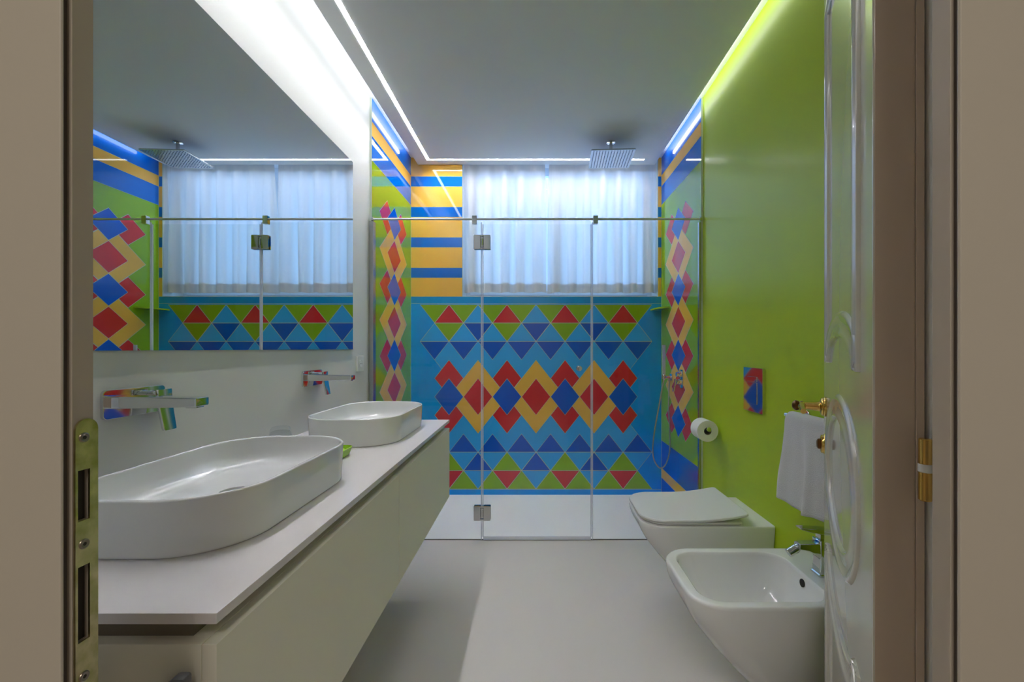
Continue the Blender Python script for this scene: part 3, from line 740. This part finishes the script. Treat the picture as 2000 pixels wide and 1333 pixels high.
# towel on rail
tb = thing('towel_rail', 'chrome towel rail on the lime green wall, mostly hidden under the white towel', 'towel rail', (XR, 1.45, 0.905))
bm = nb(); cyl(bm, (-0.07, -0.19, 0), (-0.07, 0.16, 0), 0.008, 16, 0.001); fin('rail', bm, M['chrome'], tb)
for y in (-0.17, 0.14):
    bm = nb(); cyl(bm, (0, y, 0), (-0.008, y, 0), 0.018, 20, 0.001); cyl(bm, (-0.007, y, 0), (-0.070, y, 0), 0.007, 14); fin('rail_bracket', bm, M['chrome'], tb)
def towel():
    root = thing('hand_towel', 'white terry hand towel draped over the rail above the bidet', 'towel', (XR-0.07, 1.45, 0.915))
    bm = nb(); nu, nv = 64, 60
    front, back, rt = 0.308, 0.235, 0.014
    arc = PI*rt; tot = front + arc + back
    G = []
    for j in range(nv+1):
        s = tot*j/nv; row = []
        if s < back: x, z, dn = rt, -(back-s), (back-s)/back
        elif s < back+arc:
            a = (s-back)/rt; x, z, dn = rt*math.cos(a), rt*math.sin(a), 0
        else: x, z, dn = -rt, -(s-back-arc), (s-back-arc)/front
        for i in range(nu+1):
            v = i/nu; wob = math.sin(v*11.5+0.6)*0.010 + math.sin(v*23+1.5)*0.004
            k = min(1, dn*1.4)
            spread = 0.114 + 0.014*dn
            y = (v-0.5)*2*spread + 0.012*math.sin(v*9)*k*0.6
            y += 0.004*math.sin(dn*6+v*3)
            dx = wob*k*(1 if x < 0 else 0.4) - (0.012*dn**1.4 if x < 0 else -0.016*dn)
            zz = z + (0.012*math.sin(v*7+1)*k if dn > 0.0 else 0)*0.5 - 0.004*(1-math.cos((v-0.5)*PI))*0
            edge = abs(v-0.5)*2
            if edge > 0.86 : zz -= 0.02*((edge-0.86)/0.14)**2*(1 if dn < 0.15 else 0.2)
            row.append(bm.verts.new((x+dx, y+0.02, zz-0.01)))
        G.append(row)
    for j in range(nv):
        for i in range(nu): bm.faces.new((G[j][i], G[j][i+1], G[j+1][i+1], G[j+1][i]))
    o = fin('towel_cloth', bm, M['towel'], root, angle=180)
    md = o.modifiers.new('thick', 'SOLIDIFY'); md.thickness = 0.005; md.offset = 1
    return root
towel()

# ------------------------------------------------------------------ door wall, frame and door leaf
YF = 0.370
wf = structure('wall_front')
bm = nb()
box(bm, -2.0, -0.575, 0.394, YN, -0.1, 2.75); box(bm, 0.487, 2.0, 0.394, YN, -0.1, 2.75); box(bm, -0.575, 0.487, 0.394, YN, 2.14, 2.75)
fin('partition', bm, M['wall'], wf)
bm = nb()
box(bm, -2.0, -0.401, 0.372, 0.376, -0.1, 2.75); box(bm, 0.361, 2.0, 0.373, 0.377, -0.1, 2.75); box(bm, -0.401, 0.361, 0.372, 0.376, 2.10, 2.75)
t1 = structure('trim_1')     # casing and jamb, left
bm.free()
boxo('casing', (-1.2, -0.4005, 0.3665, YF, 0.0, 2.2), M['frame'], t1, bev=0.002)
boxo('casing_groove', (-0.62, -0.4045, YF, 0.3752, 0.0, 2.2), M['groove'], t1)
bm = nb(); JX = -0.4
jy0, jy1, h0, h1 = 0.3752, 0.3930, 0.3777, 0.3885
hz = [(CAMZ-(1252-681)*0.383/F, CAMZ-(1105-681)*0.383/F), (CAMZ-(1017-681)*0.383/F, CAMZ-(918-681)*0.383/F)]
box(bm, -0.62, JX-0.028, jy0, jy1, 0, 2.2)
box(bm, JX-0.028, JX, jy0, h0, 0, 2.2); box(bm, JX-0.028, JX, h1, jy1, 0, 2.2)
for a, b in ((0, hz[0][0]), (hz[0][1], hz[1][0]), (hz[1][1], 2.2)): box(bm, JX-0.028, JX, h0, h1, a, b)
fin('jamb', bm, M['jamb'], t1, smooth=False)
# strike plate with two openings
sp = thing('strike_plate', 'mottled brass lock strike plate with painted green reflection and two slots on the left door jamb', 'strike plate', (JX, 0.3845, 0.95))
bm = nb(); py0, py1 = 0.3760, 0.3956; pt = CAMZ-(818-681)*0.386/F; pb = 0.815
yc_ = (py0+py1)/2; hw_ = (py1-py0)/2
def pbx(y0, y1, z0, z1): box(bm, 0.0002, 0.0020, y0-0.3845, y1-0.3845, z0-0.95, z1-0.95)
pbx(py0, h0+0.0004, pb, pt-hw_); pbx(h1-0.0002, py1, pb, pt-hw_)
for a, b in ((pb, hz[0][0]), (hz[0][1], hz[1][0]), (hz[1][1], pt-hw_)): pbx(h0+0.0004, h1-0.0002, a, b)
seg = [(yc_-0.3845 + hw_*math.cos(PI*k/16), pt-hw_-0.95 + hw_*math.sin(PI*k/16)) for k in range(17)]
lo = [bm.verts.new((0.0002, y, z)) for y, z in seg]; hi = [bm.verts.new((0.0020, y, z)) for y, z in seg]
bm.faces.new(lo); bm.faces.new(hi)
for i in range(17): bm.faces.new((lo[i], lo[(i+1) % 17], hi[(i+1) % 17], hi[i]))
fin('plate', bm, M['plate'], sp)
for py in (855, 1063, 1322):
    z = CAMZ - (py-681)*0.383/F - 0.95
    bm = nb(); revolve(bm, (0.0019, (h0+h1)/2-0.3845, z), (1, 0, 0), [(0, 0.0045), (0.0010, 0.0042), (0.0014, 0.0034), (0.0010, 0.0026), (0.0008, 0.0005)], 20)
    sc_ = fin('screw', bm, M['screw'], sp)
    bm = nb(); cyl(bm, (0.0027, (h0+h1)/2-0.3845, z), (0.0029, (h0+h1)/2-0.3845, z), 0.0017, 6); fin('screw_socket', bm, M['dark'], sc_)
for a, b in hz: boxo('lock_slot_shade', (-0.027, -0.003, h0-0.3845+0.0001, h1-0.3845-0.0001, a-0.95+0.0001, b-0.95-0.0001), M['dark'], sp)  # dark blocks fill the slots, standing in for the shade inside
t2 = structure('trim_2')
boxo('casing', (0.360, 1.2, 0.3675, 0.3715, 0.0, 2.2), M['frame'], t2, bev=0.002)
boxo('casing_groove', (0.3635, 0.60, 0.3715, 0.3765, 0.0, 2.2), M['groove'], t2)
boxo('jamb', (0.360, 0.60, 0.3765, 0.394, 0.0, 2.2), M['jamb'], t2, bev=0.001)
t3 = structure('trim_3')
boxo('head_casing', (-0.4005, 0.360, 0.367, 0.394, 2.11, 2.2), M['frame'], t3)

# door leaf
TH = math.radians(60.6)
dr = structure('door_1', (0.440, 0.566, 0.0), TH)
LW = 0.71; DT = 0.045
bm = nb(); box(bm, 0, LW, -DT, 0, 0.008, 2.10, bev=0.0025)
fin('leaf', bm, M['door'], dr)
boxo('hinge_edge', (-0.0012, 0.0005, -DT+0.003, -0.0025, 0.01, 2.098), M['dooredge'], dr)
boxo('hinge_edge_lip', (-0.004, 0.0005, -DT-0.006, -DT+0.002, 0.01, 2.098), M['dooredge'], dr, bev=0.001)
def sweep(bm, path, prof, closed):
    N = len(path); R = []
    for i, p in enumerate(path):
        a = path[(i-1) % N] if closed or i > 0 else path[0]; b = path[(i+1) % N] if closed or i < N-1 else path[-1]
        dx, dz = b[0]-a[0], b[1]-a[1]; l = math.hypot(dx, dz); nx, nz = -dz/l, dx/l
        R.append([bm.verts.new((p[0]+nx*o_, h, p[1]+nz*o_)) for o_, h in prof])
    for i in range(N if closed else N-1):
        r0, r1 = R[i], R[(i+1) % N]
        for k in range(len(prof)-1): bm.faces.new((r0[k], r0[k+1], r1[k+1], r1[k]))
band = [(-0.027, -0.001), (-0.024, 0.0035), (-0.020, 0.0060), (-0.014, 0.0045), (-0.005, 0.0020), (0.005, 0.0020), (0.014, 0.0045), (0.020, 0.0068), (0.024, 0.0045), (0.027, -0.001)]
uc, zc_ = 0.357, 0.885
def panel_path(zs, zm, zend):
    a = [(uc + 0.235*math.cos(PI*k/24), zs + (zm-zs)*math.sin(PI*k/24)) for k in range(25)]       # arch, from right to left
    def dense(p, q_, n=6): return [(p[0]+(q_[0]-p[0])*k/n, p[1]+(q_[1]-p[1])*k/n) for k in range(1, n)]
    x0, x1 = uc-0.235, uc+0.235
    return a + dense((x0, zs), (x0, zend)) + [(x0, zend)] + dense((x0, zend), (x1, zend)) + [(x1, zend)] + dense((x1, zend), (x1, zs))
bm = nb(); sweep(bm, panel_path(1.115, 1.198, 1.98), band, True); fin('upper_moulding', bm, M['door'], dr, angle=60)
bm = nb(); sweep(bm, panel_path(0.655, 0.572, 0.16), band, True); fin('lower_moulding', bm, M['door'], dr, angle=60)
bm = nb(); sweep(bm, [(uc + 0.236*math.cos(2*PI*k/96), zc_ + 0.146*math.sin(2*PI*k/96)) for k in range(96)], band, True); fin('oval_moulding', bm, M['door'], dr, angle=60)
hu = 0.655
bm = nb(); revolve(bm, (hu, 0.0, 0.997), (0, 1, 0), [(0, 0.026), (0.003, 0.026), (0.006, 0.023), (0.008, 0.024), (0.011, 0.022), (0.014, 0.015)], 36)
h_ = fin('handle_rosette', bm, M['brass'], dr)
bm = nb(); revolve(bm, (hu, 0.013, 0.997), (0, 1, 0), [(0, 0.014), (0.004, 0.012), (0.008, 0.0115), (0.034, 0.0095), (0.040, 0.011)], 28)
tube(bm, spline([(hu, 0.052, 0.997), (hu-0.02, 0.056, 0.998), (hu-0.06, 0.056, 1.000), (hu-0.10, 0.054, 0.994)], 6), [0.010]*6+[0.008]*6+[0.0065]*7, 16)
fin('handle_lever', bm, M['brass'], dr)
bm = nb(); revolve(bm, (hu, 0.051, 0.997), (0, 1, 0), [(0, 0.011), (0.004, 0.013), (0.008, 0.010), (0.012, 0.013), (0.018, 0.014), (0.024, 0.009), (0.026, 0.003)], 24); fin('handle_finial', bm, M['bronze'], dr)
bm = nb(); revolve(bm, (hu, 0.0, 0.899), (0, 1, 0), [(0, 0.027), (0.003, 0.027), (0.006, 0.024), (0.011, 0.023), (0.013, 0.016)], 36); fin('lock_rosette', bm, M['brass'], dr)
bm = nb(); revolve(bm, (hu, 0.012, 0.899), (0, 1, 0), [(0, 0.014), (0.006, 0.013), (0.009, 0.008)], 28); fin('turn_knob', bm, M['bronze'], dr)
# hinge barrel, in the door's own frame
R_ = Matrix.Rotation(-TH, 4, 'Z')
hp = R_ @ (Vector((0.4765, 0.5300, 0)) - Vector((0.440, 0.566, 0)))
def bar(z0, z1, r, nm, m):
    bm = nb(); cyl(bm, (hp.x, hp.y, z0), (hp.x, hp.y, z1), r, 24, 0.0012); return fin(nm, bm, m, dr)
bar(1.008, 1.040, 0.0068, 'hinge_barrel', M['brass']); bar(0.964, 1.000, 0.0068, 'hinge_barrel', M['brass']); bar(0.9985, 1.0095, 0.0074, 'hinge_ring', M['plasticw'])

# ------------------------------------------------------------------ hall behind the camera
hl = structure('wall_hall')
bm = nb()
box(bm, -2.0, -1.9, -2.2, 0.3705, 0, 2.7); box(bm, 1.9, 2.0, -2.2, 0.3705, 0, 2.7); box(bm, -2.0, 2.0, -2.3, -2.2, 0, 2.7)
box(bm, -1.9, -1.2, 0.360, 0.394, 0, 2.7); box(bm, 1.2, 1.9, 0.360, 0.394, 0, 2.7); box(bm, -1.2, 1.2, 0.360, 0.394, 2.2, 2.7)
fin('hall_walls', bm, M['frame'], hl)
o = boxo('ceiling_hall', (-2.0, 2.0, -2.3, 0.394, 2.7, 2.8), M['ceil']); o['kind'] = 'structure'
